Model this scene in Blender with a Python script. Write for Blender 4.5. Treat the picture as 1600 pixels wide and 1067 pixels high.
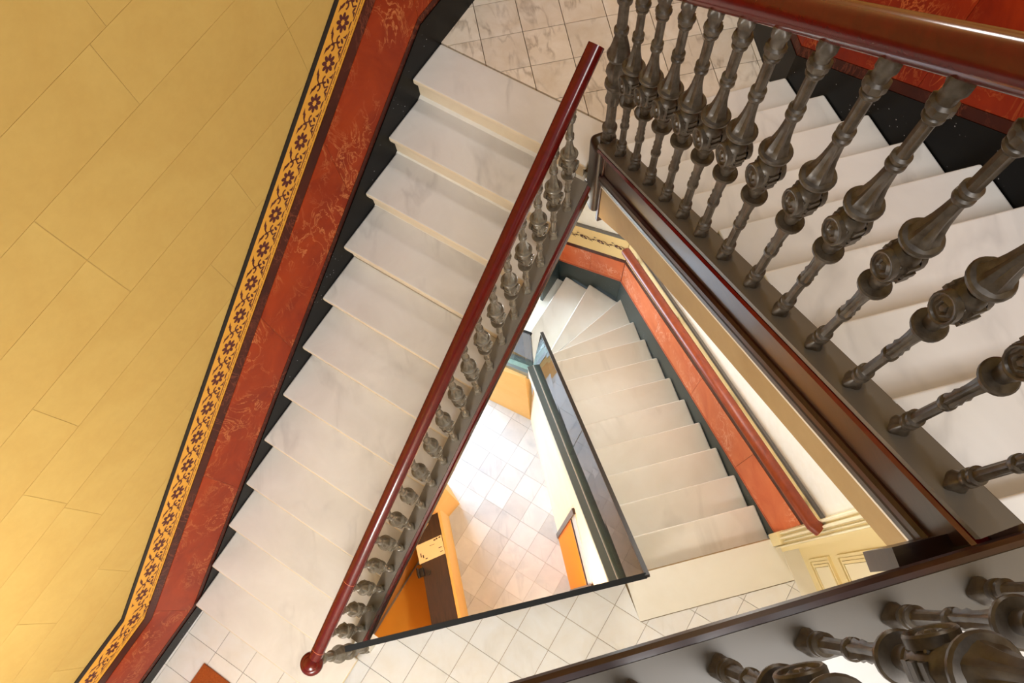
import bpy, bmesh, math, random
from mathutils import Vector, Matrix
random.seed(7)
for o in list(bpy.data.objects): bpy.data.objects.remove(o)
scene = bpy.context.scene
COL = scene.collection

# ------------------------------------------------------------------ camera
ZCAM = 5.2692
cam_d = bpy.data.cameras.new('camera'); cam = bpy.data.objects.new('camera', cam_d); COL.objects.link(cam)
cam_d.sensor_width = 36.0; cam_d.lens = 1152.9*36/1600; cam_d.clip_start = 0.02
cam.matrix_world = Matrix.Translation((0, 0, ZCAM)) @ Matrix.Rotation(0.3408, 4, 'X') @ Matrix.Rotation(-0.154, 4, 'Z')
scene.camera = cam

# ------------------------------------------------------------------ world and lights
w = bpy.data.worlds.new('world'); scene.world = w; w.use_nodes = True
w.node_tree.nodes['Background'].inputs[0].default_value = (0.95, 0.98, 1.0, 1)
w.node_tree.nodes['Background'].inputs[1].default_value = 0.42
def area(name, loc, aim, size, energy, col, size_y=None):
    l = bpy.data.lights.new(name, 'AREA'); l.energy = energy; l.color = col
    l.shape = 'RECTANGLE'; l.size = size; l.size_y = size_y or size
    o = bpy.data.objects.new(name, l); COL.objects.link(o); o.location = loc
    o.rotation_euler = (Vector(aim)-Vector(loc)).to_track_quat('-Z', 'Y').to_euler(); return o
def point(name, loc, energy, col, r=0.1):
    l = bpy.data.lights.new(name, 'POINT'); l.energy = energy; l.color = col; l.shadow_soft_size = r
    o = bpy.data.objects.new(name, l); COL.objects.link(o); o.location = loc; return o
# daylight entering the hall through the street door (under the left flight)
area('street_door_daylight', (-2.3, 4.1, -2.2), (0.0, 1.0, -3.6), 1.9, 340, (0.70, 0.85, 1.0))
# ceiling lamp of the lower landing (under the upper landing); the rest are added fills
point('hall_fill', (-0.15, -0.33, -0.7), 60, (1.0, 0.86, 0.66), 0.12)  # unseen fill added to brighten the hall floor and walls
point('lower_landing_lamp', (-1.65, -1.35, 2.6), 140, (1.0, 0.98, 0.96), 0.25)
point('flight_fill', (0.85, 2.1, 1.45), 50, (1.0, 0.99, 0.96), 0.15)  # added fill under the right flight, lifts the lower treads and wall
point('middle_landing_fill', (0.8, 3.1, 4.6), 44, (1.0, 0.98, 0.95), 0.2)  # unseen fill added to lift the middle landing tiles
area('upper_fill', (0.9, -0.9, 6.5), (1.0, 0.9, 2.5), 1.2, 72, (1.0, 0.98, 0.96))  # added overhead fill, set to favour the right flight over the left wall
vs = scene.view_settings
vs.view_transform = 'Standard'; vs.look = 'None'; vs.gamma = 1.0; vs.use_curve_mapping = False
vs.exposure = 0.0

# ------------------------------------------------------------------ materials
def lin(r, g, b):
    f = lambda c: ((c/255)/12.92 if c/255 <= 0.04045 else ((c/255+0.055)/1.055)**2.4)
    return (f(r), f(g), f(b), 1)
def newmat(name, base, rough=0.5, spec=0.5, metal=0.0, coat=0.0):
    m = bpy.data.materials.new(name); m.use_nodes = True
    nt = m.node_tree; b = nt.nodes['Principled BSDF']
    b.inputs['Base Color'].default_value = base; b.inputs['Roughness'].default_value = rough
    b.inputs['Specular IOR Level'].default_value = spec; b.inputs['Metallic'].default_value = metal
    b.inputs['Coat Weight'].default_value = coat; b.inputs['Coat Roughness'].default_value = 0.06
    return m, nt, b
def coords(nt, scale=(1, 1, 1), rnd=True):
    tc = nt.nodes.new('ShaderNodeTexCoord'); mp = nt.nodes.new('ShaderNodeMapping')
    mp.inputs['Scale'].default_value = scale
    nt.links.new(tc.outputs['Object'], mp.inputs['Vector'])
    if rnd:
        oi = nt.nodes.new('ShaderNodeObjectInfo'); mu = nt.nodes.new('ShaderNodeMath'); mu.operation = 'MULTIPLY'
        mu.inputs[1].default_value = 60; nt.links.new(oi.outputs['Random'], mu.inputs[0])
        nt.links.new(mu.outputs[0], mp.inputs['Location'])
    return mp.outputs['Vector']
def noise(nt, vec, scale, detail=4, rough=0.5, dist=0.0):
    n = nt.nodes.new('ShaderNodeTexNoise'); n.inputs['Scale'].default_value = scale
    n.inputs['Detail'].default_value = detail; n.inputs['Roughness'].default_value = rough
    n.inputs['Distortion'].default_value = dist; nt.links.new(vec, n.inputs['Vector']); return n.outputs['Fac']
def ramp(nt, fac, stops):
    r = nt.nodes.new('ShaderNodeValToRGB'); nt.links.new(fac, r.inputs[0])
    e = r.color_ramp.elements
    while len(e) < len(stops): e.new(0.5)
    for el, (p, c) in zip(e, stops): el.position = p; el.color = c
    return r.outputs['Color']
def mix(nt, a, b, fac, mode='MIX'):
    m = nt.nodes.new('ShaderNodeMix'); m.data_type = 'RGBA'; m.blend_type = mode
    for sock, v in ((m.inputs[0], fac), (m.inputs[6], a), (m.inputs[7], b)):
        if hasattr(v, 'links'): nt.links.new(v, sock)
        else: sock.default_value = v
    return m.outputs[2]
def bump(nt, b, h, strength, dist=0.01):
    bp = nt.nodes.new('ShaderNodeBump'); bp.inputs['Strength'].default_value = strength
    bp.inputs['Distance'].default_value = dist; nt.links.new(h, bp.inputs['Height'])
    nt.links.new(bp.outputs['Normal'], b.inputs['Normal'])
def randval(nt):
    return nt.nodes.new('ShaderNodeObjectInfo').outputs['Random']
W1 = (1, 1, 1, 1)

def marble(name, base, vein, rough=0.32, vein_amt=0.55, cloud=None, scale=1.0, var=0.06):
    m, nt, b = newmat(name, base, rough, 0.45)
    v = coords(nt)
    n1 = noise(nt, coords(nt, (1.0, 0.35, 0.6)), 3.0*scale, 4, 0.5, 0.45)
    r1 = ramp(nt, n1, [(0.0, (0, 0, 0, 1)), (0.44, (0, 0, 0, 1)), (0.50, W1), (0.55, (0, 0, 0, 1)), (1, (0, 0, 0, 1))])
    n3 = noise(nt, v, 1.7*scale, 3, 0.5, 0.5)
    msk = ramp(nt, n3, [(0.45, (0, 0, 0, 1)), (0.68, (vein_amt*.7,)*3+(1,))])
    fac = mix(nt, (0, 0, 0, 1), r1, msk)
    n2 = noise(nt, v, 2.2*scale, 4, 0.6, 0.6)
    cl = ramp(nt, n2, [(0.3, base), (0.75, cloud or base)])
    col = mix(nt, cl, vein, fac)
    vr = ramp(nt, randval(nt), [(0, (1-var,)*3+(1,)), (1, W1)])
    col = mix(nt, col, vr, 1.0, 'MULTIPLY')
    nt.links.new(col, b.inputs['Base Color'])
    return m
M = {}
M['tread'] = marble('white_marble', lin(236, 235, 233), lin(150, 148, 148), 0.30, 0.5, lin(222, 220, 217), 1.3)
M['riser'] = marble('cream_marble', lin(238, 224, 198), lin(200, 176, 140), 0.4, 0.3, lin(230, 214, 184), 1.0)
M['stairF'] = marble('honed_marble', lin(244, 241, 232), lin(176, 168, 152), 0.35, 0.4, lin(234, 228, 214), 0.9)
M['tileD'] = marble('ivory_tile', lin(243, 244, 246), lin(208, 204, 198), 0.28, 0.3, lin(236, 232, 226), 2.0)
M['tileE'] = marble('veined_tile', lin(244, 237, 226), lin(128, 108, 88), 0.35, 0.8, lin(226, 213, 194), 3.5, 0.12)
M['tileG'] = marble('pale_blue_tile', lin(226, 229, 236), lin(170, 180, 196), 0.25, 0.5, lin(206, 212, 222), 1.6, 0.22)
M['grout'] = newmat('dark_grout', lin(120, 92, 62), 0.9)[0]
M['groutD'] = newmat('beige_grout', lin(176, 150, 112), 0.9)[0]
M['groutG'] = newmat('grey_grout', lin(190, 188, 188), 0.9)[0]

def red_marble(name, base, dark, vein, rough=0.3):
    m, nt, b = newmat(name, base, rough, 0.10)
    v = coords(nt)
    c = mix(nt, base, dark, ramp(nt, noise(nt, v, 3.0, 5, 0.6, 1.0), [(0.35, (0, 0, 0, 1)), (0.7, W1)]))
    vs_ = coords(nt, (1.0, 1.0, 0.45))
    n = noise(nt, vs_, 9, 6, 0.62, 1.6)
    r = ramp(nt, n, [(0.0, (0, 0, 0, 1)), (0.474, (0, 0, 0, 1)), (0.5, (.85, .85, .85, 1)), (0.526, (0, 0, 0, 1)), (1, (0, 0, 0, 1))])
    msk = ramp(nt, noise(nt, v, 2.6, 2, 0.5, 0.3), [(0.44, (0, 0, 0, 1)), (0.60, W1)])
    f = mix(nt, (0, 0, 0, 1), r, msk)
    nt.links.new(mix(nt, c, vein, f), b.inputs['Base Color'])
    return m
M['edge'] = newmat('nosing_highlight', lin(252, 248, 240), 0.3)[0]  # light caught by the rounded nosings, painted in as a brighter edge colour
M['greyline'] = newmat('grey_paint', lin(104, 98, 90), 0.6)[0]
M['red'] = red_marble('red_marble', lin(164, 58, 10), lin(134, 38, 5), lin(216, 138, 82))
M['redB'] = red_marble('deep_red_marble', lin(160, 50, 14), lin(128, 32, 8), lin(214, 120, 64))
M['redF'] = red_marble('lit_red_marble', lin(226, 124, 76), lin(212, 100, 54), lin(246, 192, 164))  # same red marble, its stronger light on the lower walls put into the colour
M['strip'] = red_marble('maroon_border_marble', lin(76, 30, 18), lin(58, 22, 14), lin(128, 66, 46))
def speckled(name, base, speck):
    m, nt, b = newmat(name, base, 0.3, 0.12)
    v = coords(nt)
    vo = nt.nodes.new('ShaderNodeTexVoronoi'); vo.inputs['Scale'].default_value = 42; nt.links.new(v, vo.inputs['Vector'])
    r = ramp(nt, vo.outputs['Distance'], [(0.0, W1), (0.09, W1), (0.13, (0, 0, 0, 1))])
    msk = ramp(nt, noise(nt, v, 6, 2), [(0.56, (0, 0, 0, 1)), (0.64, W1)])
    nt.links.new(mix(nt, base, speck, mix(nt, (0, 0, 0, 1), r, msk)), b.inputs['Base Color'])
    return m
M['black'] = speckled('black_stone', lin(9, 8, 7), lin(190, 190, 196))
M['slate'] = speckled('dark_green_stone', lin(54, 63, 60), lin(214, 220, 222))
M['line'] = newmat('black_paint', lin(24, 14, 10), 0.6)[0]
M['hair'] = newmat('pale_red_joint', lin(190, 96, 60), 0.6)[0]
M['gold'] = newmat('ochre_paint', lin(226, 164, 52), 0.55)[0]
M['maroon'] = newmat('maroon_paint', lin(82, 14, 18), 0.55)[0]
M['goldF'] = newmat('pale_ochre_paint', lin(238, 208, 142), 0.55)[0]
def plaster(name, base, b2, rough=0.7):
    m, nt, b = newmat(name, base, rough, 0.3)
    v = coords(nt, rnd=False)
    n = noise(nt, v, 1.6, 6, 0.6, 0.4)
    c = ramp(nt, n, [(0.3, b2), (0.7, base)])
    n2 = noise(nt, v, 24, 4, 0.6)
    c = mix(nt, c, ramp(nt, n2, [(0.3, (.955, .95, .93, 1)), (0.7, W1)]), 1.0, 'MULTIPLY')
    vr = ramp(nt, randval(nt), [(0, (.985, .983, .978, 1)), (1, W1)])
    c = mix(nt, c, vr, 1.0, 'MULTIPLY')
    nt.links.new(c, b.inputs['Base Color']); bump(nt, b, n2, 0.08, 0.004)
    return m
M['yellow'] = plaster('yellow_stucco', lin(204, 173, 100), lin(193, 158, 86))
M['joint'] = newmat('stucco_joint', lin(192, 160, 98), 0.9)[0]
M['cream'] = plaster('cream_plaster', lin(247, 246, 241), lin(240, 237, 228))
M['tan'] = plaster('tan_plaster', lin(182, 156, 112), lin(168, 140, 96))
M['orange'] = plaster('orange_plaster', lin(244, 204, 132), lin(238, 192, 116))
M['peach'] = plaster('peach_plaster', lin(250, 234, 208), lin(246, 226, 196))
M['white'] = plaster('white_plaster', lin(238, 232, 222), lin(230, 222, 210))
M['doorpaint'] = newmat('cream_door_paint', lin(244, 226, 172), 0.4)[0]
M['doorpanel'] = newmat('ivory_door_paint', lin(248, 238, 206), 0.4)[0]
def wood(name, base, dark, rough=0.2, coat=0.4, scale=(2, 2, 30)):
    m, nt, b = newmat(name, base, rough, 0.5, 0, coat)
    v = coords(nt, scale)
    n = noise(nt, v, 3.0, 5, 0.6, 0.8)
    nt.links.new(ramp(nt, n, [(0.3, dark), (0.7, base)]), b.inputs['Base Color'])
    return m
M['mahogany'] = wood('red_mahogany', lin(96, 13, 9), lin(80, 9, 7), 0.16, 0.0, (6, 6, 6))
M['railF'] = wood('orange_mahogany', lin(146, 60, 18), lin(120, 42, 10), 0.4, 0.0, (6, 6, 6))
M['darkwood'] = wood('dark_mahogany', lin(58, 26, 18), lin(42, 17, 11), 0.28, 0.15)
M['panelwood'] = wood('brown_mahogany', lin(56, 33, 22), lin(42, 24, 16), 0.32, 0.15)
M['blackwood'] = wood('black_stained_wood', lin(34, 20, 16), lin(24, 14, 11), 0.35, 0.05)
M['mat'] = wood('coir_mat', lin(176, 88, 26), lin(140, 62, 14), 0.9, 0.0, (40, 40, 40))
M['desk'] = wood('walnut_desk', lin(66, 42, 32), lin(42, 28, 24), 0.35, 0.1, (20, 2, 2))
M['hallwood'] = wood('honey_wood', lin(246, 150, 30), lin(226, 122, 16), 0.3, 0.3, (2, 2, 20))
M['hallleaf'] = newmat('orange_varnished_wood', lin(240, 140, 10), 0.55, 0.15)[0]
def iron(name, base, b2):
    m, nt, b = newmat(name, base, 0.36, 0.5, 0.15)
    v = coords(nt)
    n = noise(nt, v, 30, 4, 0.6)
    nt.links.new(ramp(nt, n, [(0.35, b2), (0.65, base)]), b.inputs['Base Color'])
    return m
M['iron'] = iron('grey_cast_iron', lin(122, 116, 104), lin(98, 88, 74))
M['ironB'] = iron('bronze_cast_iron', lin(88, 80, 70), lin(60, 50, 39))
M['cap'] = newmat('grey_painted_iron', lin(104, 98, 90), 0.35, 0.4)[0]
M['steel'] = newmat('brushed_steel', lin(140, 146, 150), 0.3, 0.5, 0.7)[0]
M['darksteel'] = newmat('dark_steel', lin(46, 50, 54), 0.3, 0.5, 0.5)[0]
M['bracket'] = newmat('black_iron', lin(22, 18, 16), 0.4)[0]
M['greenledge'] = marble('green_slate', lin(160, 192, 180), lin(196, 216, 208), 0.25, 0.5, lin(140, 172, 162), 3.0)
M['greyledge'] = newmat('grey_stone_ledge', lin(116, 124, 122), 0.3)[0]
M['paper'] = newmat('paper', lin(244, 226, 180), 0.7)[0]
M['ink'] = newmat('dark_ink', lin(70, 46, 30), 0.7)[0]
M['plastic'] = newmat('black_plastic', lin(26, 20, 18), 0.35)[0]
def glassmat():
    m = bpy.data.materials.new('clear_glass'); m.use_nodes = True; nt = m.node_tree
    for n in list(nt.nodes): nt.nodes.remove(n)
    out = nt.nodes.new('ShaderNodeOutputMaterial'); mx = nt.nodes.new('ShaderNodeMixShader')
    tr = nt.nodes.new('ShaderNodeBsdfTransparent'); tr.inputs[0].default_value = (0.90, 0.96, 0.95, 1)
    gl = nt.nodes.new('ShaderNodeBsdfGlossy'); gl.inputs['Roughness'].default_value = 0.02
    fr = nt.nodes.new('ShaderNodeFresnel'); fr.inputs['IOR'].default_value = 1.5
    nt.links.new(fr.outputs[0], mx.inputs[0]); nt.links.new(tr.outputs[0], mx.inputs[1])
    nt.links.new(gl.outputs[0], mx.inputs[2]); nt.links.new(mx.outputs[0], out.inputs[0]); return m
M['glass'] = glassmat()

# ------------------------------------------------------------------ helpers
def V(p): return Vector(p)
def link(o, parent=None):
    COL.objects.link(o)
    if parent is not None:
        wl = Vector(o.location); o.parent = parent; o.location = wl - wpos(parent)
    return o
def wpos(o):
    p = Vector(o.location)
    while o.parent is not None: o = o.parent; p = p + Vector(o.location)
    return p
def mesh_obj(name, verts, faces, mat, parent=None, smooth=False, origin=None):
    vs_ = [Vector(v) for v in verts]
    if origin is None:
        c = sum(vs_, Vector())/len(vs_); zmin = min(v.z for v in vs_); origin = Vector((c.x, c.y, zmin))
    me = bpy.data.meshes.new(name); me.from_pydata([v-origin for v in vs_], [], faces); me.materials.append(M[mat])
    bm = bmesh.new(); bm.from_mesh(me); bmesh.ops.recalc_face_normals(bm, faces=bm.faces); bm.to_mesh(me); bm.free()
    if smooth: me.shade_smooth()
    o = bpy.data.objects.new(name, me); o.location = origin
    return link(o, parent)
def prism(name, pts, vec, mat, parent=None, bev=0.0, seg=2):
    pts = [Vector(p) for p in pts]; vec = Vector(vec); n = len(pts)
    verts = pts + [p+vec for p in pts]
    faces = [tuple(range(n)), tuple(range(2*n-1, n-1, -1))] + [(i, (i+1) % n, n+(i+1) % n, n+i) for i in range(n)]
    o = mesh_obj(name, verts, faces, mat, parent)
    if bev:
        b = o.modifiers.new('bevel', 'BEVEL'); b.width = bev; b.segments = seg; b.limit_method = 'ANGLE'
        o.data.shade_smooth(); b.harden_normals = True
    return o
def tread(name, pts, vec, mat, parent, bev, seg, edge='riser'):
    o = prism(name, pts, vec, mat, parent, bev, seg); o.data.materials.append(M[edge])
    for p in o.data.polygons:
        if abs(p.normal.z) < .5: p.material_index = 1
    return o
def merged(name, plist, mat, parent=None):
    verts = []; faces = []
    for pts, vec in plist:
        pts = [Vector(p) for p in pts]; vec = Vector(vec); n = len(pts); k = len(verts)
        verts += pts + [p+vec for p in pts]
        faces += [tuple(k+i for i in range(n)), tuple(k+i for i in range(2*n-1, n-1, -1))]
        faces += [(k+i, k+(i+1) % n, k+n+(i+1) % n, k+n+i) for i in range(n)]
    return mesh_obj(name, verts, faces, mat, parent)
def sweep(name, path, prof, mat, parent=None, smooth=True, up=(0, 0, 1)):
    """profile (a,b): a sideways, b up, along a polyline with mitred joints"""
    path = [Vector(p) for p in path]; up = Vector(up); n = len(prof); verts = []
    for i, p in enumerate(path):
        t = Vector()
        if i > 0: t += (p-path[i-1]).normalized()
        if i < len(path)-1: t += (path[i+1]-p).normalized()
        t.normalize(); side = t.cross(up).normalized(); u2 = side.cross(t).normalized()
        verts += [p + side*a + u2*b for a, b in prof]
    faces = []
    for i in range(len(path)-1):
        for j in range(n):
            faces.append((i*n+j, i*n+(j+1) % n, (i+1)*n+(j+1) % n, (i+1)*n+j))
    faces += [tuple(range(n)), tuple(range(len(verts)-1, len(verts)-n-1, -1))]
    o = mesh_obj(name, verts, faces, mat, parent, smooth)
    if smooth:
        o.data.set_sharp_from_angle(angle=math.radians(40))
    return o
def circ(r, n=14, ry=None): return [(r*math.cos(2*math.pi*i/n), (ry or r)*math.sin(2*math.pi*i/n)) for i in range(n)]
def boxprof(a0, a1, b0, b1): return [(a0, b0), (a1, b0), (a1, b1), (a0, b1)]
def clip(poly, a, b, c):
    """keep a*x+b*y >= c"""
    out = []
    for i in range(len(poly)):
        p, q = poly[i], poly[(i+1) % len(poly)]
        dp, dq = a*p[0]+b*p[1]-c, a*q[0]+b*q[1]-c
        if dp >= 0: out.append(p)
        if dp*dq < 0:
            t = dp/(dp-dq); out.append((p[0]+t*(q[0]-p[0]), p[1]+t*(q[1]-p[1])))
    return out
def parea(p): return abs(sum(p[i][0]*p[(i+1) % len(p)][1]-p[(i+1) % len(p)][0]*p[i][1] for i in range(len(p))))/2
def inter(p, d, q, e):
    """2D line intersection p+t d, q+u e"""
    det = d[0]*-e[1]+e[0]*d[1]; rx, ry = q[0]-p[0], q[1]-p[1]
    t = (rx*-e[1]+e[0]*ry)/det; return (p[0]+t*d[0], p[1]+t*d[1])
def empty(name, loc, label=None, cat=None, group=None, kind=None):
    o = bpy.data.objects.new(name, None); o.location = loc; o.empty_display_size = 0.1; COL.objects.link(o)
    tag(o, label, cat, group, kind); return o
def tag(o, label=None, cat=None, group=None, kind=None):
    if label: o['label'] = label
    if cat: o['category'] = cat
    if group: o['group'] = group
    if kind: o['kind'] = kind
    return o
def tiles(parent, origin, ang, size, regions, z, mat, gap=0.0018, th=0.02, rng=14):
    u = (math.cos(ang), math.sin(ang)); v = (-u[1], u[0])
    for i in range(-rng, rng):
        for j in range(-rng, rng):
            q = []
            for a, b in ((i, j), (i+1, j), (i+1, j+1), (i, j+1)):
                a = a*size + (gap if a == i else -gap); b = b*size + (gap if b == j else -gap)
                q.append((origin[0]+a*u[0]+b*v[0], origin[1]+a*u[1]+b*v[1]))
            for reg in regions:
                p = q
                for a, b, c in reg:
                    p = clip(p, a, b, c)
                    if len(p) < 3: break
                if len(p) >= 3 and parea(p) > 0.0001:
                    dz = random.uniform(-0.0004, 0.0004)
                    prism('tile', [(x, y, z-th+dz) for x, y in p], (0, 0, th), mat, parent)
def halfplane(p, q):
    """half-plane left of p->q"""
    a, b = -(q[1]-p[1]), q[0]-p[0]; return (a, b, a*p[0]+b*p[1])

# ------------------------------------------------------------------ frames and levels
R = 0.17
ZE, ZC, ZG = 2.04, 3.57, -3.6
aA = math.radians(49.5); dA = (math.cos(aA), math.sin(aA)); nr = (dA[1], -dA[0]); W0 = (-2.356, 0.313)
GA = 0.2856
def PA(s, w, z): return Vector((W0[0]+s*dA[0]+w*nr[0], W0[1]+s*dA[1]+w*nr[1], z))
def A2(s, w): p = PA(s, w, 0); return (p.x, p.y)
T5 = math.tan(math.radians(5.76)); u5 = (math.cos(math.radians(5.76)), math.sin(math.radians(5.76)))
F0 = (1.573, 0.177); gF = (-0.0414, 0.2494)
aF = math.atan2(gF[1], gF[0]); dF = (math.cos(aF), math.sin(aF))
APEX = (0.5795, 1.9618); C0 = (0.9538, -0.0456)
LB = math.hypot(APEX[0]-C0[0], APEX[1]-C0[1]); dB = ((APEX[0]-C0[0])/LB, (APEX[1]-C0[1])/LB); nB = (dB[1], -dB[0])   # nB points to the treads (+x)
def PB(s, w, z): return Vector((C0[0]+s*dB[0]+w*nB[0], C0[1]+s*dB[1]+w*nB[1], z))
def capB(s): return 3.672-0.668*s
def railB(s): return capB(s)+1.186-.10*s
YB = [None, 2.165, 1.912, 1.658, 1.404, 1.155, 0.895, 0.622, 0.35, 0.055]     # y of each right-flight nosing at x = 0.9
def noseB(i, x): return YB[i]+(x-0.9)*T5
WB0 = (1.53, 2.227); WB1 = (2.13, -0.235); dWB = (WB1[0]-WB0[0], WB1[1]-WB0[1])
WBX = (1.47, 4.0)

# ------------------------------------------------------------------ floors
def Aline(s): return (A2(s, 0), A2(s, 1))
flE = empty('floor_middle_landing', (0.6, 3.0, ZE), kind='structure', label='veined beige marble tiles of the landing at the top of the left flight')
reg = [halfplane(A2(3.42, 1.3), A2(3.42, 0)),]
reg = []
p, q = A2(3.423, 0), A2(3.423, 1); reg.append(halfplane(p, q) if (lambda h: h[0]*0.7+h[1]*3-h[2])(halfplane(p, q)) > 0 else halfplane(q, p))
p, q = A2(0, 0.0), A2(5, 0.0); reg.append(halfplane(q, p))
reg.append(halfplane((0.5, noseB(1, 0.5)+0.02), (1.6, noseB(1, 1.6)+0.02)))
reg.append(halfplane(WB0, WBX)); reg.append((0, -1, -3.9))
tiles(flE, (0.083, 2.893), math.radians(2.2), 0.233, [reg], ZE, 'tileE', 0.002)
base = [A2(3.2, 0), A2(3.2, 1.1), APEX, (1.53, 2.15), (1.53, 2.2), (WBX[0], 3.95), (0.72, 3.95)]
prism('landing_slab', [(x, y, ZE-0.22) for x, y in base], (0, 0, 0.205), 'grout', flE)

flD = empty('floor_lower_landing', (-0.4, -0.6, 0), kind='structure', label='ivory tiles laid diagonally on the landing below the left flight')
EDp, EDq = (-1.243, -0.078), (0.53, 0.045)
SL0, SL1 = (0.500, 0.04), (0.557, -0.225)       # left edge of the marble slab at the head of the lower flight
SF0, SF1 = (0.553, -0.222), (1.66, -0.110)      # front edge of that slab
dtile = [halfplane(A2(5, 0), A2(0, 0)), halfplane(A2(0.03, 0), A2(0.03, 1))]
ok = lambda h: h if h[0]*-2.0+h[1]*-0.7 > h[2] else (-h[0], -h[1], -h[2])
r1 = [ok(halfplane(A2(5, 0), A2(0, 0))), ok(halfplane(A2(0.03, 0), A2(0.03, 1))), (0, 1, -0.95)]
r2 = [ok(halfplane(SF0, SF1)), tuple(-x for x in ok(halfplane(SL0, SL1))), (0, 1, -0.95), (-1, 0, -1.72)]
r3 = [ok(halfplane(EDp, EDq)), tuple(-x for x in ok(halfplane(A2(0.03, 0), A2(0.03, 1)))), ok(halfplane(A2(0, 1.135), A2(1, 1.135))) if False else (nr[0], nr[1], A2(0, 1.08)[0]*nr[0]+A2(0, 1.08)[1]*nr[1]), ok(halfplane(SL0, SL1))]
r1b = [h for h in r1]
tiles(flD, (-0.926, -0.213), math.radians(-39.8), 0.237, [r1, r2, r3], 0.0, 'tileD', 0.0014)
prism('landing_slab', [(x, y, -0.24) for x, y in [A2(0.05, -0.1), A2(0.05, 1.1), EDp, EDq, (0.6, 0.09), (1.75, 0.2), (1.9, -0.95), (-3.4, -0.95)]], (0, 0, 0.225), 'groutD', flD)
prism('marble_slab', [(SL0[0]+.012, SL0[1]+.03, -0.02), (SF0[0], SF0[1]+0.004, -0.02), (1.655, -0.106, -0.02), (1.64, -0.02, -0.02), (1.60, 0.178, -0.02), (0.62, 0.083, -0.02)], (0, 0, 0.0215), 'stairF', flD, 0.004)

flC = empty('floor_upper_landing', (0.6, -1.0, ZC), kind='structure', label='ivory tiles of the upper landing behind the near balustrade')
prism('landing_slab', [(-1.9, -0.46, ZC-0.3), (0.95, -0.115, ZC-0.3), (1.05, -0.06, ZC-0.3), (2.1, 0.06, ZC-0.3), (2.25, -1.9, ZC-0.3), (-1.9, -1.9, ZC-0.3)], (0, 0, 0.285), 'groutD', flC)
cdir = (0.9921, 0.1253)
tiles(flC, (0.6, -0.45), math.radians(-39.8), 0.237, [[halfplane((1.0, -0.125), (0.0, -0.245)), (0, 1, -1.0), (1, 0, 0.05), (-1, 0, -1.9)]], ZC, 'tileD', 0.0014)

flG = empty('floor_hall', (-0.4, 1.2, ZG), kind='structure', label='pale blue grey marble tiles of the ground floor hall')
tiles(flG, (-0.285, 1.62), math.radians(-40.3), 0.248, [[(1, 0, -1.9), (-1, 0, -0.6), (0, 1, -0.45), (0, -1, -3.1)]], ZG, 'tileG', 0.0012)
prism('floor_slab', [(-3.6, -1.2, ZG-0.3), (2.4, -1.2, ZG-0.3), (2.4, 5.2, ZG-0.3), (-3.6, 5.2, ZG-0.3)], (0, 0, 0.285), 'groutG', flG)

# ------------------------------------------------------------------ left wall: stucco blocks, dado, ornamental band
wallL = empty('wall_left', (W0[0], W0[1], 0), kind='structure', label='yellow stucco wall with red marble dado along the left flight')
OUT = Vector((-nr[0], -nr[1], 0))
KS = 0.655; S_HI = 3.3
def wline(c0, hz):      # polyline of a dado line: horizontal, kink, slope, kink, horizontal
    k = (hz-c0)/KS; return [(-1.9, hz), (k, hz), (S_HI, c0+KS*S_HI), (5.6, c0+KS*S_HI)]
L_BT, L_GT, L_GL, L_RT, L_ST, L_SL = wline(.985, .925), wline(.955, .885), wline(.742, .68), wline(.655, .595), wline(.172, .165), wline(.125, .12)
def zat(line, s):
    for (a, za), (b, zb) in zip(line, line[1:]):
        if s <= b: return za+(zb-za)*(s-a)/(b-a)
    return line[-1][1]
prism('wall_core', [PA(-1.95, -0.02, -0.3), PA(5.6, -0.02, -0.3), PA(5.6, -0.02, 6.6), PA(-1.95, -0.02, 6.6)], OUT*0.2, 'joint', wallL)
def band(name, top, bot, lat, mat, parent, s0=-1.9, s1=5.6, gap=0.0, th=0.02):
    cuts = sorted(set([s0, s1]+[x for x, _ in top+bot if s0 < x < s1]))
    t = [(s, zat(top, s)) for s in cuts]; b_ = [(s, zat(bot, s)) for s in cuts]
    poly = [(s+(gap if s == s0 else -gap if s == s1 else 0), z) for s, z in b_+t[::-1]]
    return prism(name, [PA(s, lat, z) for s, z in poly], OUT*th, mat, parent)
zs = [0.04+0.29*k for k in range(0, 23)]
offs = {9: 1.39, 10: 1.39, 11: 1.909, 8: 0.83, 12: 1.985, 7: 0.50, 6: 0.48, 5: 1.09}
BL = 1.19; gp = 0.0009
for k in range(2, 22):
    z0, z1 = zs[k], zs[k+1]; o0 = offs.get(k, 0.6*(k % 2)+0.2)
    j = math.floor((-1.9-o0)/BL)
    while o0+j*BL < 5.5:
        a, b_ = max(o0+j*BL, -1.9), min(o0+(j+1)*BL, 5.5); j += 1
        if b_-a < 0.03: continue
        rect = [(a+gp, z0+gp), (b_-gp, z0+gp), (b_-gp, z1-gp), (a+gp, z1-gp)]
        p = clip(clip(rect, -KS, 1, .985), 0, 1, .925)
        if len(p) >= 3 and parea(p) > 0.0004:
            prism('stucco_block', [PA(s, -0.0178, z) for s, z in p], OUT*0.006, 'yellow', wallL)
band('black_border', L_BT, L_GT, -0.012, 'line', wallL)
ornL = band('ornamental_band', L_GT, L_GL, -0.012, 'gold', wallL)
band('upper_border', L_GL, L_RT, -0.008, 'strip', wallL)
band('lower_border', L_ST, L_SL, -0.004, 'strip', wallL)
js = [-1.72, -0.88, -0.04, .814, 1.672, 2.485, 3.30, 4.15, 5.0]
for a, b_ in zip(js, js[1:]): band('marble_panel', L_RT, L_ST, -0.006, 'red', wallL, a, b_, 0.0010)
band('panel_backing', [(s, z+.001) for s, z in L_RT], [(s, z-.001) for s, z in L_ST], -0.0085, 'hair', wallL, th=0.012)
skb = [(-1.9, -.02), (5.6, -.02)]
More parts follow.
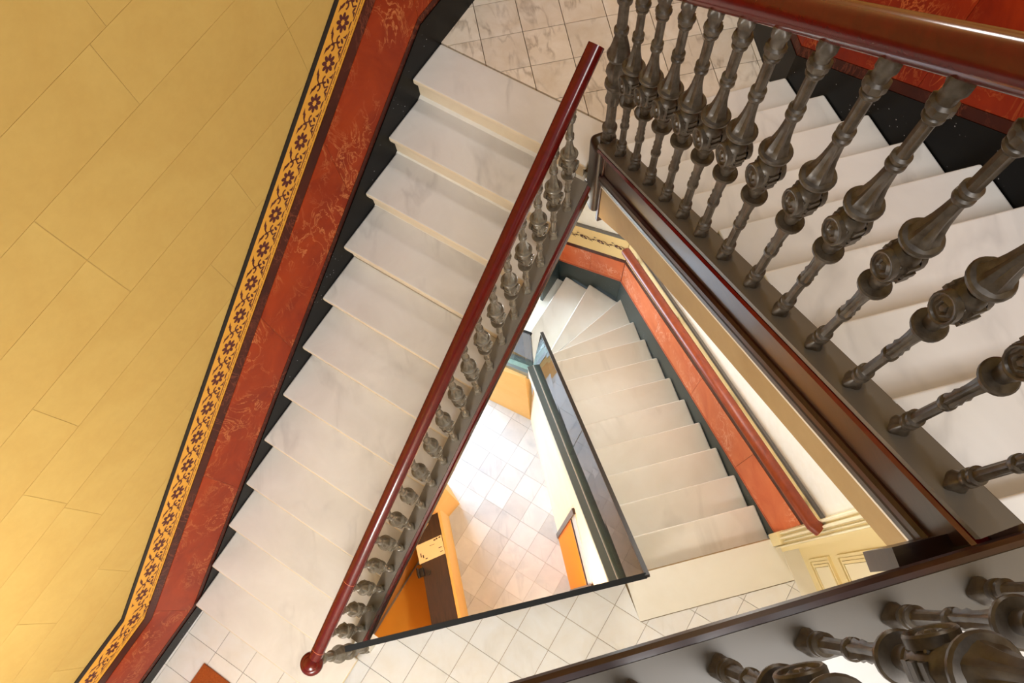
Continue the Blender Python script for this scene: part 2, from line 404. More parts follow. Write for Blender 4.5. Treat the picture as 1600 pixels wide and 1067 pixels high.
prism('skirting', [PA(s, 0.002, z) for s, z in [(-1.9, -.02), (0.3, -.02), (S_HI, 1.80), (5.6, 1.80), (5.6, zat(L_SL, 5.6)), (S_HI, zat(L_SL, S_HI)), L_SL[1], (-1.9, .12)]], OUT*0.03, 'black', wallL)

# painted motif: eight petal flower, scrolls and edge lines (local u along the band, v across)
def ell(cx, cy, a, b, th, n=10):
    c, s = math.cos(th), math.sin(th)
    return [(cx+a*math.cos(t)*c-b*math.sin(t)*s, cy+a*math.cos(t)*s+b*math.sin(t)*c) for t in [2*math.pi*i/n for i in range(n)]]
def strip_pts(pts, w0, w1=None):
    w1 = w0 if w1 is None else w1; L = []; Rr = []; n = len(pts)
    for i, p in enumerate(pts):
        a = pts[max(i-1, 0)]; b = pts[min(i+1, n-1)]; dx, dy = b[0]-a[0], b[1]-a[1]; l = math.hypot(dx, dy) or 1
        ww = w0+(w1-w0)*i/(n-1); L.append((p[0]-dy/l*ww/2, p[1]+dx/l*ww/2)); Rr.append((p[0]+dy/l*ww/2, p[1]-dx/l*ww/2))
    return [[L[i], Rr[i], Rr[i+1], L[i+1]] for i in range(n-1)]
def arc(cx, cy, r, a0, a1, n=9, r2=None):
    r2 = r if r2 is None else r2
    return [(cx+(r+(r2-r)*i/(n-1))*math.cos(math.radians(a0+(a1-a0)*i/(n-1))), cy+(r+(r2-r)*i/(n-1))*math.sin(math.radians(a0+(a1-a0)*i/(n-1)))) for i in range(n)]
P = 0.185
def motif_polys():
    out = []
    for k in range(8):
        t = 2*math.pi*k/8+.2; out.append(ell(.0285*math.cos(t), .012+.0285*math.sin(t), .0172, .0100, t))
    # scrolls between the flowers
    for sg in (1, -1):
        out += strip_pts(arc(sg*P/2-sg*.018, .012+sg*.018, .020, 200 if sg > 0 else 20, 420 if sg > 0 else 240, 10, .008), .009, .012)
    out += strip_pts([(P/2-.005, -.045), (P/2-.014, -.02), (P/2+.006, .005), (P/2-.004, .03), (P/2+.014, .05)], .009, .007)
    out += [ell(P/2+.018, -.028, .015, .007, .9), ell(P/2-.024, -.036, .013, .006, -.5), ell(P/2+.024, .052, .016, .007, .4), ell(P/2-.026, .05, .016, .007, -.6)]
    # corner leaves hugging the round frame of the flower
    for sx in (1, -1):
        out.append([(sx*.03, .067), (sx*.062, .067), (sx*.060, .044), (sx*.050, .056)])
        out.append([(sx*.034, -.050), (sx*.060, -.050), (sx*.058, -.026), (sx*.048, -.040)])
    out.append([(-.022, -.050), (.022, -.050), (.012, -.041), (-.012, -.041)])
    # edge lines
    out.append([(P/2-.07, -.0605), (P/2+.07, -.0605), (P/2+.07, -.0545), (P/2-.07, -.0545)])
    for k in range(4):
        x = -P/2+.01+k*P/4; out.append([(x, -.0745), (x+.030, -.0745), (x+.030, -.0715), (x, -.0715)])
        out.append([(x+.034, -.0745), (x+.036, -.0745), (x+.036, -.0655), (x+.034, -.0655)])
    return out
def motif_mesh(name, scale=1.0, mat='maroon'):
    verts = []; faces = []
    for poly in motif_polys():
        k = len(verts); n = len(poly)
        verts += [(u*scale, 0.0, v*scale) for u, v in poly]+[(u*scale, 0.0012, v*scale) for u, v in poly]
        faces += [tuple(range(k, k+n)), tuple(range(k+2*n-1, k+n-1, -1))]+[(k+i, k+(i+1) % n, k+n+(i+1) % n, k+n+i) for i in range(n)]
    me = bpy.data.meshes.new(name); me.from_pydata(verts, [], faces); me.materials.append(M[mat])
    bm = bmesh.new(); bm.from_mesh(me); bmesh.ops.recalc_face_normals(bm, faces=bm.faces); bm.to_mesh(me); bm.free(); return me
MOT = motif_mesh('floral_motif')
def put_motif(me, pos, xdir, zdir, parent):
    o = bpy.data.objects.new('floral_motif', me); COL.objects.link(o)
    x = Vector(xdir).normalized(); z = Vector(zdir).normalized(); y = z.cross(x)
    o.parent = parent; m4 = Matrix((x, y, z)).transposed().to_4x4(); m4.translation = Vector(pos)-wpos(parent); o.matrix_local = m4
cs = 1/math.hypot(1, KS)
xd = Vector((dA[0]*cs, dA[1]*cs, KS*cs)); zd = Vector((-dA[0]*KS*cs, -dA[1]*KS*cs, cs))
cmid = (.955+.742)/2
for k in range(-1, 21):
    s = 2.388+0.1545*(k-16)
    if s > -0.05: put_motif(MOT, PA(s, -0.0115, cmid+.0+KS*s), xd, zd, ornL)
for k in range(6):
    s = -0.075-0.186*k-.02
    put_motif(MOT, PA(s, -0.0115, (.885+.68)/2), (dA[0], dA[1], 0), (0, 0, 1), ornL)

# ------------------------------------------------------------------ left flight
flA = empty('stair_flight', tuple(PA(0, 0.5, 0)), 'white marble stair flight with twelve steps rising beside the yellow wall', 'staircase')
for i in range(12):
    s = (11-i)*GA; z = (12-i)*R; w1 = 1.125 if i == 11 else 1.075
    pts = [PA(s, 0.001, z-.036), PA(s, w1, z-.036), PA(s+GA+.035 if i else 3.418, w1, z-.036), PA(s+GA+.035 if i else 3.418, 0.001, z-.036)]
    tread('tread', pts, (0, 0, .036), 'tread', flA, 0.011, 3)
    prism('riser', [PA(s+.032, 0.001, z-R+.0005), PA(s+.032, w1-.03, z-R+.0005), PA(s+.032, w1-.03, z-.036), PA(s+.032, 0.001, z-.036)], Vector((dA[0], dA[1], 0))*0.02, 'riser', flA)
prism('soffit', [PA(0.06, 0.0, -.22), PA(3.35, 0.0, ZE-.25), PA(3.35, 0.0, ZE-.05), PA(0.06+.02, 0.0, -.02)], Vector((nr[0], nr[1], 0))*1.06, 'cream', flA)
def capA(s): return .17+.595*s+.045+.03*s
def Aext(name, prof, s0, s1, mat, parent):      # sloping member along the left flight; prof in (w, dz)
    a = [PA(s0, w_, capA(s0)+dz) for w_, dz in prof]; b_ = [PA(s1, w_, capA(s1)+dz) for w_, dz in prof]; n = len(prof)
    faces = [tuple(range(n)), tuple(range(2*n-1, n-1, -1))]+[(i, (i+1) % n, n+(i+1) % n, n+i) for i in range(n)]
    return mesh_obj(name, a+b_, faces, mat, parent)
Aext('string_board', [(1.083, -.018), (1.148, -.018), (1.148, -.16), (1.083, -.16)], 0.47, 3.03, 'darkwood', flA)
Aext('string_moulding', [(1.148, -.02), (1.160, -.025), (1.166, -.04), (1.160, -.055), (1.148, -.06)], 0.47, 3.03, 'mahogany', flA)
Aext('string_moulding', [(1.148, -.095), (1.156, -.10), (1.162, -.125), (1.156, -.15), (1.148, -.155)], 0.47, 3.03, 'darkwood', flA)
Aext('string_plaster', [(1.08, -.16), (1.150, -.16), (1.150, -.19), (1.08, -.40)], 0.475, 3.03, 'orange', flA)
# plaster wall end below the newel
prism('string_foot', [PA(.36, 1.05, 0.0), PA(.47, 1.05, 0.0), PA(.47, 1.05, capA(.47)-.02), PA(.44, 1.05, .2)], Vector((nr[0], nr[1], 0))*0.095, 'cream', flA)

# ------------------------------------------------------------------ baluster
PROF = [  # h, r, lobes, amplitude
 (0.000, .022, 4, .002), (.010, .028, 4, .003), (.026, .027, 4, .004), (.046, .019, 4, .002), (.056, .016, 0, 0), (.060, .023, 0, 0), (.066, .025, 0, 0), (.078, .025, 0, 0), (.082, .020, 0, 0), (.088, .020, 0, 0), (.092, .024, 0, 0),
 (.102, .024, 0, 0), (.106, .017, 0, 0), (.112, .0150, 8, .0014), (.222, .0140, 8, .0014), (.226, .019, 0, 0), (.232, .0215, 0, 0), (.244, .0215, 0, 0), (.248, .0165, 6, .002), (.262, .0185, 6, .0035), (.280, .0155, 6, .002), (.296, .0180, 6, .0035), (.312, .0150, 6, .002), (.345, .0165, 6, .002),
 (.385, .0200, 6, .002), (.408, .0255, 0, 0), (.412, .038, 0, 0), (.417, .0425, 0, 0), (.425, .0430, 0, 0), (.429, .039, 0, 0), (.430, .020, 0, 0), (.452, .0225, 0, 0), (.458, .0250, 0, 0), (.472, .0250, 0, 0), (.478, .019, 0, 0), (.492, .018, 0, 0),
 (.600, .018, 0, 0), (.610, .019, 0, 0), (.614, .0255, 0, 0), (.630, .0265, 0, 0), (.632, .028, 0, 0), (.636, .043, 0, 0), (.642, .0490, 0, 0), (.650, .0500, 0, 0), (.656, .0465, 0, 0), (.659, .0370, 6, .002), (.667, .0320, 6, .0035), (.680, .0280, 6, .0045), (.700, .0235, 6, .0040), (.725, .0195, 6, .003),
 (.755, .0170, 6, .002), (.788, .0155, 6, .001), (.791, .0155, 0, 0), (.794, .0155, 0, 0), (.798, .0215, 0, 0), (.804, .0240, 0, 0), (.812, .0235, 0, 0), (.816, .0180, 0, 0), (.822, .0180, 0, 0), (.826, .0235, 0, 0), (.836, .0235, 0, 0), (.840, .0160, 0, 0), (.846, .0152, 8, .0015), (.950, .0150, 8, .0015), (.953, .020, 0, 0), (.960, .0245, 0, 0),
 (.968, .0240, 0, 0), (.971, .0195, 0, 0), (.977, .0195, 0, 0), (.980, .0270, 10, .001), (.988, .0295, 10, .002), (1.002, .0290, 10, .002), (1.008, .0215, 0, 0), (1.028, .0205, 4, .002), (1.048, .0270, 4, .005), (1.070, .0265, 4, .005), (1.080, .0215, 0, 0), (1.090, .020, 0, 0)]
def lathe(prof, seg=24, sc=1.0):
    verts = []; faces = []
    for h, r, lob, am in prof:
        for j in range(seg):
            t = 2*math.pi*j/seg; rr = (r+(am*math.cos(lob*t) if lob else 0))*sc
            verts.append((rr*math.cos(t), rr*math.sin(t), h*sc))
    n = len(prof)
    for i in range(n-1):
        for j in range(seg): faces.append((i*seg+j, i*seg+(j+1) % seg, (i+1)*seg+(j+1) % seg, (i+1)*seg+j))
    faces += [tuple(range(seg-1, -1, -1)), tuple(range((n-1)*seg, n*seg))]
    return verts, faces
def raw_mesh(name, vf, mat, ang=32):
    me = bpy.data.meshes.new(name); me.from_pydata(vf[0], [], vf[1]); me.materials.append(M[mat])
    bm = bmesh.new(); bm.from_mesh(me); bmesh.ops.recalc_face_normals(bm, faces=bm.faces); bm.to_mesh(me); bm.free()
    me.shade_smooth(); me.set_sharp_from_angle(angle=math.radians(ang)); return me
def medallion(sc=1.0):
    # barrel with two round rosettes, a ladder of slots on the other faces and leaf crests
    verts, faces = lathe([(.488, .019, 0, 0), (.493, .025, 0, 0), (.506, .0305, 4, .001), (.526, .0335, 4, .001), (.546, .0345, 4, .001), (.566, .0335, 4, .001), (.586, .0305, 4, .001), (.599, .025, 0, 0), (.604, .019, 0, 0)], 24, sc)
    def add(v2, f2):
        k = len(verts); verts.extend(v2); faces.extend([tuple(k+i for i in f) for f in f2])
    zc = .546
    for k in range(4):
        a = k*math.pi/2; ca, sa = math.cos(a), math.sin(a)
        def tr(x, y, z): return ((x*ca-y*sa)*sc, (x*sa+y*ca)*sc, z*sc)
        if k % 2 == 0:
            rings = [(.024, .0315), (.0375, .0315), (.0405, .0290), (.0395, .0255), (.0350, .0240), (.0345, .0200), (.0385, .0130), (.0350, .0090), (.0400, .0050), (.0405, .0)]
            v2 = []; n = 16
            for x, r in rings:
                for j in range(n):
                    t = 2*math.pi*j/n; rr = r*(1+.10*math.cos(5*t)) if .004 < r < .021 else r
                    v2.append(tr(x, rr*math.cos(t), zc+rr*1.5*math.sin(t)))
            f2 = [(i*n+j, i*n+(j+1) % n, (i+1)*n+(j+1) % n, (i+1)*n+j) for i in range(len(rings)-1) for j in range(n)]
            add(v2, f2)
        else:
            for dz in (-.024, 0, .024):
                v2 = [tr(x, y, zc+dz+z) for x in (.028, .0385-abs(dz)*.12) for y, z in ((-.013, -.0075), (.013, -.0075), (.013, .0075), (-.013, .0075))]
                add(v2, [(0, 1, 2, 3), (4, 5, 6, 7), (0, 1, 5, 4), (1, 2, 6, 5), (2, 3, 7, 6), (3, 0, 4, 7)])
        b = a+math.pi/4; cb, sb = math.cos(b), math.sin(b)
        for dz, rr in ((-.026, .005), (0.0, .006), (.026, .005)):
            cx = .0335-abs(dz)*.1; v2 = []; n = 8
            for i in range(5):
                ph = -math.pi/2+math.pi*i/4
                for j in range(n):
                    t = 2*math.pi*j/n
                    x = cx+rr*math.cos(ph)*math.cos(t); y = rr*math.cos(ph)*math.sin(t); z = zc+dz+rr*1.3*math.sin(ph)
                    v2.append(((x*cb-y*sb)*sc, (x*sb+y*cb)*sc, z*sc))
            add(v2, [(i*n+j, i*n+(j+1) % n, (i+1)*n+(j+1) % n, (i+1)*n+j) for i in range(4) for j in range(n)])
    return verts, faces
HB = 1.09
SB = 0.97
MB = raw_mesh('baluster', lathe(PROF, 24, SB), 'ironB'); MBm = raw_mesh('medallion', medallion(SB), 'ironB')
SA = 0.80
MA = raw_mesh('baluster', lathe(PROF, 24, SA), 'iron'); MAm = raw_mesh('medallion', medallion(SA), 'iron')
def put_baluster(me, med, loc, rz, parent, zs_=1.0, name='baluster', xy=1.0):
    o = bpy.data.objects.new(name, me); COL.objects.link(o); o.parent = parent
    o.location = Vector(loc)-wpos(parent); o.rotation_euler = (0, 0, rz); o.scale = (xy, xy, zs_)
    m_ = bpy.data.objects.new('medallion', med); COL.objects.link(m_); m_.parent = o; m_.scale = (1.18, 1.18, 1.0)
    return o
RAILP = [(-.030, -.010), (-.024, -.024), (-.012, -.030), (.012, -.030), (.024, -.024), (.030, -.010), (.034, .006), (.031, .020), (.022, .030), (.008, .035), (-.008, .035), (-.022, .030), (-.031, .020), (-.034, .006)]

# left balustrade
balA = empty('stair_balustrade', tuple(PA(.36, 1.11, 0)), 'left flight balustrade with red mahogany handrail ending in a round knob', 'balustrade')
def railA(s): return 1.22+.6623*(s-.424)
Aext('bottom_rail', [(1.074, -.018), (1.148, -.018), (1.148, 0), (1.074, 0)], 0.455, 3.03, 'cap', balA)
sweep('handrail', [PA(s, 1.11, railA(s)) for s in (.40, 1.0, 2.0, 3.085)], RAILP, 'mahogany', balA)
for sj in (.455, .84):
    sweep('handrail_joint', [PA(sj, 1.11, railA(sj)), PA(sj+.002, 1.11, railA(sj+.002))], [(a*1.012, b*1.012) for a, b in RAILP], 'hair', balA)
rzA = aA+math.pi/2
for k in range(19):
    s = .548+.1306*k
    h = railA(s)-.03-capA(s)
    put_baluster(MA, MAm, PA(s, 1.11, capA(s)-.004), rzA, balA, (h+.008)/(HB*SA))
# bottom newel with turned cap
NEW = [(0, .050, 0, 0), (.03, .052, 0, 0), (.036, .040, 4, .006), (.10, .036, 4, .006), (.11, .048, 0, 0), (.13, .048, 0, 0), (.14, .034, 0, 0), (.16, .030, 8, .003), (.33, .028, 8, .003), (.34, .042, 6, .004), (.38, .045, 6, .006), (.42, .038, 6, .004), (.46, .050, 0, 0), (.475, .062, 0, 0), (.495, .060, 0, 0),
       (.505, .040, 0, 0), (.54, .044, 6, .006), (.58, .055, 6, .009), (.62, .050, 6, .009), (.65, .036, 0, 0), (.67, .060, 0, 0), (.69, .066, 0, 0), (.705, .058, 6, .005), (.76, .042, 6, .006), (.82, .030, 0, 0), (.83, .040, 0, 0), (.85, .040, 0, 0), (.86, .028, 8, .002), (1.0, .026, 8, .002), (1.01, .040, 0, 0), (1.04, .042, 0, 0), (1.05, .03, 0, 0), (1.14, .034, 0, 0)]
MN = raw_mesh('newel', lathe(NEW, 24, 1.0), 'iron')
nw = bpy.data.objects.new('newel', MN); COL.objects.link(nw); nw.parent = balA; nw.location = PA(.385, 1.105, .001)-wpos(balA); nw.scale = (.78, .78, 1.02)
knob = [(0, .036, 0, 0), (.006, .050, 0, 0), (.020, .0585, 0, 0), (.034, .060, 0, 0), (.046, .056, 0, 0), (.054, .047, 0, 0), (.057, .041, 0, 0), (.0575, .037, 0, 0), (.0625, .034, 0, 0), (.068, .024, 0, 0), (.070, .012, 0, 0), (.0705, .001, 0, 0)]
MK = raw_mesh('handrail_knob', lathe(knob, 32), 'mahogany', 30)
kn = bpy.data.objects.new('handrail_knob', MK); COL.objects.link(kn); kn.parent = balA; kn.location = PA(.372, 1.11, 1.172)-wpos(balA)

# ------------------------------------------------------------------ right flight
flB = empty('stair_flight', (1.3, 1.1, ZE), 'white marble stair flight behind the iron balusters on the right', 'staircase')
def wallBx(y): return WB0[0]+(WB1[0]-WB0[0])*(y-WB0[1])/(WB1[1]-WB0[1])
def innerB(y): s = (y-C0[1])/dB[1]; p = PB(s, .05, 0); return p.x
def quadB(ya, yb):
    # corners between two nosing offsets (y at x=.9)
    out = []
    for yy, side in ((ya, 0), (ya, 1), (yb, 1), (yb, 0)):
        line_p, line_d = (0.9, yy), (1, T5)
        if side: p = inter(line_p, line_d, WB0, dWB)
        else: q0 = PB(0, .051, 0); p = inter(line_p, line_d, (q0.x, q0.y), dB)
        out.append(p)
    return out
for i in range(1, 9):
    z = ZE+R*i; q = quadB(YB[i]+.0, YB[i+1]-.035)
    tread('tread', [(x, y, z-.036) for x, y in q], (0, 0, .036), 'tread', flB, 0.010, 3)
for i in range(1, 10):
    z = ZE+R*i; q = quadB(YB[i]-.030, YB[i]-.050)
    prism('riser', [(x, y, z-R+.0005) for x, y in q], (0, 0, R-.0365), 'riser', flB)
q = quadB(YB[9], YB[9]-.32); tread('tread', [(x, y, ZC-.036) for x, y in q], (0, 0, .037), 'tread', flB, 0.010, 3)
q = [PB(2.1, .02, 0), PB(0.05, .02, 0)]
s0, s1 = -0.02, 2.05
prism('soffit', [PB(s0, .02, ZC-.45), PB(s1, .02, ZE-.24), PB(s1, .02, ZE-.12), PB(s0, .02, ZC-.32)], Vector((nB[0], nB[1], 0))*1.10, 'cream', flB)
def Bext(name, prof, s0, s1, mat, parent, far=None):
    a = [PB(s0, w_, capB(s0)+dz*.96) for w_, dz in prof]; b_ = [PB(s1, w_, capB(s1)+dz*.96) for w_, dz in (far or prof)]; n = len(prof)
    faces = [tuple(range(n)), tuple(range(2*n-1, n-1, -1))]+[(i, (i+1) % n, n+(i+1) % n, n+i) for i in range(n)]
    return mesh_obj(name, a+b_, faces, mat, parent)
CE0, CE1 = 0.03, 2.02
Bext('string_board', [(-.02, -.02), (.06, -.02), (.06, -.36), (-.02, -.36)], CE0, CE1, 'panelwood', flB)
Bext('string_moulding', [(-.02, -.028), (-.048, -.03), (-.054, -.045), (-.046, -.06), (-.040, -.075), (-.030, -.09), (-.02, -.094)], CE0, CE1, 'mahogany', flB)
Bext('string_moulding', [(-.02, -.248), (-.026, -.25), (-.036, -.262), (-.038, -.285), (-.02, -.29)], CE0, CE1, 'darkwood', flB)
Bext('string_moulding', [(-.02, -.288), (-.030, -.292), (-.034, -.31), (-.030, -.345), (-.02, -.35)], CE0, CE1, 'blackwood', flB)
Bext('string_bead', [(-.02, -.35), (-.028, -.352), (-.028, -.364), (-.02, -.366)], CE0, CE1, 'white', flB)
Bext('string_plaster', [(-.022, -.36), (.06, -.36), (.06, -.56), (-.022, -.51)], CE0, 1.65, 'tan', flB, [(-.022, -.36), (.06, -.36), (.06, -.63), (-.022, -.58)])
Bext('string_plaster', [(-.022, -.36), (.06, -.36), (.06, -.63), (-.022, -.58)], 1.65, CE1, 'tan', flB, [(-.022, -.36), (.06, -.36), (.06, -.74), (-.022, -.69)])
# corner post at the turn of the string
pb = [PB(2.005, -.062, 1.70), PB(2.115, -.062, 1.70), PB(2.115, .045, 1.70), PB(2.005, .045, 1.70)]
post = prism('corner_post', pb, (0, 0, .60), 'blackwood', flB, .035, 4)
prism('post_fillet', [PB(1.985, -.030, 1.64), PB(2.01, -.030, 1.64), PB(2.01, .02, 1.64), PB(1.985, .02, 1.64)], (0, 0, .62), 'darkwood', flB, .006)

balB = empty('stair_balustrade', tuple(PB(1.0, 0, 2.9)), 'right flight balustrade of bronze coloured cast iron balusters under a dark handrail', 'balustrade')
Bext('bottom_rail', [(-.048, -.022), (.048, -.022), (.048, 0), (-.048, 0)], 0.045, 2.03, 'cap', balB)
sweep('handrail', [PB(s, 0.0, railB(s)) for s in (-.12, .7, 1.4, 2.13)], [(a*.98, b*1.35) for a, b in RAILP], 'mahogany', balB)
sb = [.95*x for x in (.171, .338, .500, .655, .812, .964, 1.128, 1.282, 1.418, 1.558, 1.702, 1.846, 1.990)]
rzB = math.atan2(dB[1], dB[0])+math.pi/2
for s in sb: put_baluster(MB, MBm, PB(s, 0.0, capB(s)-.004), rzB, balB, (railB(s)-capB(s)-.03+.010)/(HB*SB), 'baluster', .93)
nw2 = bpy.data.objects.new('newel', raw_mesh('newel', lathe(NEW, 24, 1.0), 'ironB')); COL.objects.link(nw2); nw2.parent = balB
nw2.location = PB(2.045, 0.01, capB(2.045)-.004)-wpos(balB); nw2.scale = (.72, .72, (railB(2.045)-capB(2.045)-.02)/1.14)

# ------------------------------------------------------------------ right upper wall
wallR = empty('wall_right', (1.6, 2.0, ZE), kind='structure', label='right hand wall with black skirting and deep red marble dado above the right flight')
lw = math.hypot(*dWB); dwb = (dWB[0]/lw, dWB[1]/lw); onB = Vector((-dwb[1], dwb[0], 0))
if onB.x < 0: onB = -onB
def PW(t, off, z): return Vector((WB0[0]+t*dwb[0]+off*onB.x, WB0[1]+t*dwb[1]+off*onB.y, z))
KB = 1.53/2.17   # slope of nosing line along the wall
def zn(t): return ZE+R+t*KB*0.965
TE = lw+.02
d2 = Vector((WBX[0]-WB0[0], WBX[1]-WB0[1], 0)).normalized(); on2 = Vector((-d2.y, d2.x, 0)); on2 = on2 if on2.x > 0 else -on2
def PX(t, off, z): return Vector((WB0[0]+t*d2.x+off*on2.x, WB0[1]+t*d2.y+off*on2.y, z))
prism('wall_core', [PW(0, .03, -.0), PW(TE+1.8, .03, 0), PW(TE+1.8, .03, 6.6), PW(0, .03, 6.6)], onB*.2, 'yellow', wallR)
prism('wall_core', [PX(0, .03, ZE-.4), PX(1.8, .03, ZE-.4), PX(1.8, .03, 6.6), PX(0, .03, 6.6)], on2*.2, 'yellow', wallR)
def bandB(name, lo, hi, off, mat, t0, t1, th=.03): return prism(name, [PW(t0, off, zn(t0)+lo), PW(t1, off, zn(t1)+lo), PW(t1, off, zn(t1)+hi), PW(t0, off, zn(t0)+hi)], onB*th, mat, wallR)
def bandX(name, lo, hi, off, mat, t0=0, t1=1.75, th=.03): return prism(name, [PX(t0, off, lo), PX(t1, off, lo), PX(t1, off, hi), PX(t0, off, hi)], on2*th, mat, wallR)
bandB('skirting', -.34, .155, 0.002, 'black', 0, TE); bandX('skirting', ZE-.02, zn(0)+.155, .002, 'black')
bandB('lower_border', .155, .215, 0.005, 'strip', 0, TE); bandX('lower_border', zn(0)+.155, zn(0)+.215, .005, 'strip')
tj = [0, .62, 1.36, 2.1, TE]
for a, b_ in zip(tj, tj[1:]): bandB('marble_panel', .217, .78, 0.008, 'redB', a+.001, b_-.001)
bandX('marble_panel', zn(0)+.217, zn(0)+.78, .008, 'redB')
bandB('upper_border', .78, .87, .01, 'strip', 0, TE); bandB('ornamental_band', .87, 1.09, .012, 'gold', 0, TE); bandB('black_border', 1.09, 1.12, .012, 'line', 0, TE)
bandX('upper_border', zn(0)+.78, zn(0)+.87, .01, 'strip'); bandX('ornamental_band', zn(0)+.87, zn(0)+1.09, .012, 'gold')
# end walls out of frame that close the stairwell
wb = prism('wall_back', [(0.2, 3.97, ZE-.3), (1.8, 3.97, ZE-.3), (1.8, 3.97, 6.6), (0.2, 3.97, 6.6)], (0, .2, 0), 'yellow'); tag(wb, 'plain yellow wall closing the middle landing', kind='structure')
ws = prism('wall_front', [(-3.6, -1.9, -.3), (2.5, -1.9, -.3), (2.5, -1.9, 6.6), (-3.6, -1.9, 6.6)], (0, -.2, 0), 'cream'); tag(ws, 'plain cream wall behind the upper landing', kind='structure')

# ------------------------------------------------------------------ upper landing balustrade (near)
cang = math.atan2(0.123, 1.0); cd = (math.cos(cang), math.sin(cang)); cn = (cd[1], -cd[0])     # cn points to the landing (-y)
CB = (0.952, -0.081); ZK = 3.668
def PC(t, off, z): return Vector((CB[0]+t*cd[0]+off*cn[0], CB[1]+t*cd[1]+off*cn[1], z))       # t < 0 to the left
trC = sweep('trim_1', [PC(-2.6, -.043, ZK-.035), PC(.07, -.043, ZK-.035)], [(-.014, -.035), (.012, -.035), (.012, .03), (-.012, .03), (-.022, .02), (-.026, .005), (-.022, -.01), (-.016, -.02)], 'darkwood', smooth=False)
tag(trC, 'dark mahogany moulding edging the upper landing floor', kind='structure')
balC = empty('landing_balustrade', tuple(PC(-.5, 0, ZC)), 'near balustrade of the upper landing with large cast iron balusters', 'balustrade')
sweep('bottom_rail', [PC(-2.6, 0.005, ZK), PC(.05, 0.005, ZK)], boxprof(-.047, .047, -.09, .0), 'cap', balC, smooth=False)
sweep('handrail', [PC(-2.6, .03, ZK+1.11), PC(.05, .03, ZK+1.11)], RAILP, 'mahogany', balC)
for k in range(9):
    put_baluster(MB, MBm, PC(-.109-.1805*k, .012, ZK-.003), cang+math.pi/2, balC, 1.02, 'baluster', .95)
fb = prism('trim_2', [(.79, .0, 3.30), (1.06, .022, 3.30), (1.06, .022, 3.47), (.79, .0, 3.47)], (.004, -.05, 0), 'panelwood'); tag(fb, 'short brown fascia board under the corner of the upper landing', kind='structure')

# ------------------------------------------------------------------ lower flight
flF = empty('stair_flight', (1.0, 1.2, -1.0), 'pale marble stair flight with winders going down inside the well', 'staircase')
IN0, IN1 = (0.522, 0.06), (0.224, 2.10)          # inner edge of the treads
dIN = (IN1[0]-IN0[0], IN1[1]-IN0[1])
FW_d = (-0.1633, 0.9866)
nos = []
for i in range(9):
    r = (F0[0]+i*gF[0], F0[1]+i*gF[1]); l = inter(r, u5, IN0, dIN); nos.append((r, l))
PV = (0.232, 2.13)
bk0 = (1.15, 2.775); bk1 = (0.62, 3.30); dbk = (bk1[0]-bk0[0], bk1[1]-bk0[1])
t139 = (-0.760, 0.649)
nos.append(((1.206, 2.423), (PV[0]+.02, 2.20)))
nos.append(((1.160, 2.745), (PV[0]+.01, 2.165)))
nos.append(((0.896, 3.03), (PV[0]-.02, 2.17)))
l12 = inter((0.688, 3.235), (-.652, -.759), PV, t139); nos.append(((0.688, 3.235), l12))
for k in range(1, 5):
    nos.append(((0.688+t139[0]*.26*k, 3.235+t139[1]*.26*k), (l12[0]+t139[0]*.26*k, l12[1]+t139[1]*.26*k)))
for i in range(1, len(nos)):
    z = -R*i; (r0, l0), (r1_, l1) = nos[i-1], nos[i]
    pts = [r0, r1_, l1, l0]
    if i == 11: pts = [r0, (1.15, 2.775), r1_, l1, l0]
    # extend a little under the step above
    dx, dy = r0[0]-r1_[0], r0[1]-r1_[1]; L_ = math.hypot(dx, dy); ex = (dx/L_*.03, dy/L_*.03)
    pts = [(r0[0]+ex[0], r0[1]+ex[1])]+pts[1:-1]+[(l0[0]+ex[0]*.5, l0[1]+ex[1]*.5)]
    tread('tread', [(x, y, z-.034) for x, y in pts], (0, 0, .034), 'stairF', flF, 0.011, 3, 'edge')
for i in range(0, len(nos)):
    (r0, l0) = nos[i]; z = -R*i
    d_ = Vector((l0[1]-r0[1], r0[0]-l0[0], 0)).normalized(); nx = Vector((nos[min(i+1, len(nos)-1)][0][0]-r0[0], nos[min(i+1, len(nos)-1)][0][1]-r0[1], 0))
    if d_.dot(nx) < 0: d_ = -d_
    prism('riser', [Vector((r0[0], r0[1], z-R+.0005))-d_*.03, Vector((l0[0], l0[1], z-R+.0005))-d_*.03, Vector((l0[0], l0[1], z-.035))-d_*.03, Vector((r0[0], r0[1], z-.035))-d_*.03], -d_*.015, 'stairF', flF)
def ledgez(t): return .025-1.40*t
def IN(t, off, z):
    l = math.hypot(*dIN); n = (-dIN[1]/l, dIN[0]/l)   # n points to -x (well side)
    return Vector((IN0[0]+t*dIN[0]+n[0]*off, IN0[1]+t*dIN[1]+n[1]*off, z))
def INext(name, o0, o1, z0, z1, mat, parent, t0=0.0, t1=1.0):
    a = [IN(t0, o0, ledgez(t0)+z0), IN(t0, o1, ledgez(t0)+z0), IN(t0, o1, ledgez(t0)+z1), IN(t0, o0, ledgez(t0)+z1)]
    b_ = [IN(t1, o0, ledgez(t1)+z0), IN(t1, o1, ledgez(t1)+z0), IN(t1, o1, ledgez(t1)+z1), IN(t1, o0, ledgez(t1)+z1)]
    return mesh_obj(name, a+b_, [(0, 1, 2, 3), (7, 6, 5, 4), (0, 1, 5, 4), (1, 2, 6, 5), (2, 3, 7, 6), (3, 0, 4, 7)], mat, parent)
INext('string_ledge', -.002, .060, -.14, .0, 'greenledge', flF)
INext('ledge_joint', .060, .066, -.06, .004, 'white', flF)
INext('outer_ledge', .066, .120, -.07, .0, 'greyledge', flF)
INext('string_wall', .0, .116, -.34, -.06, 'peach', flF)
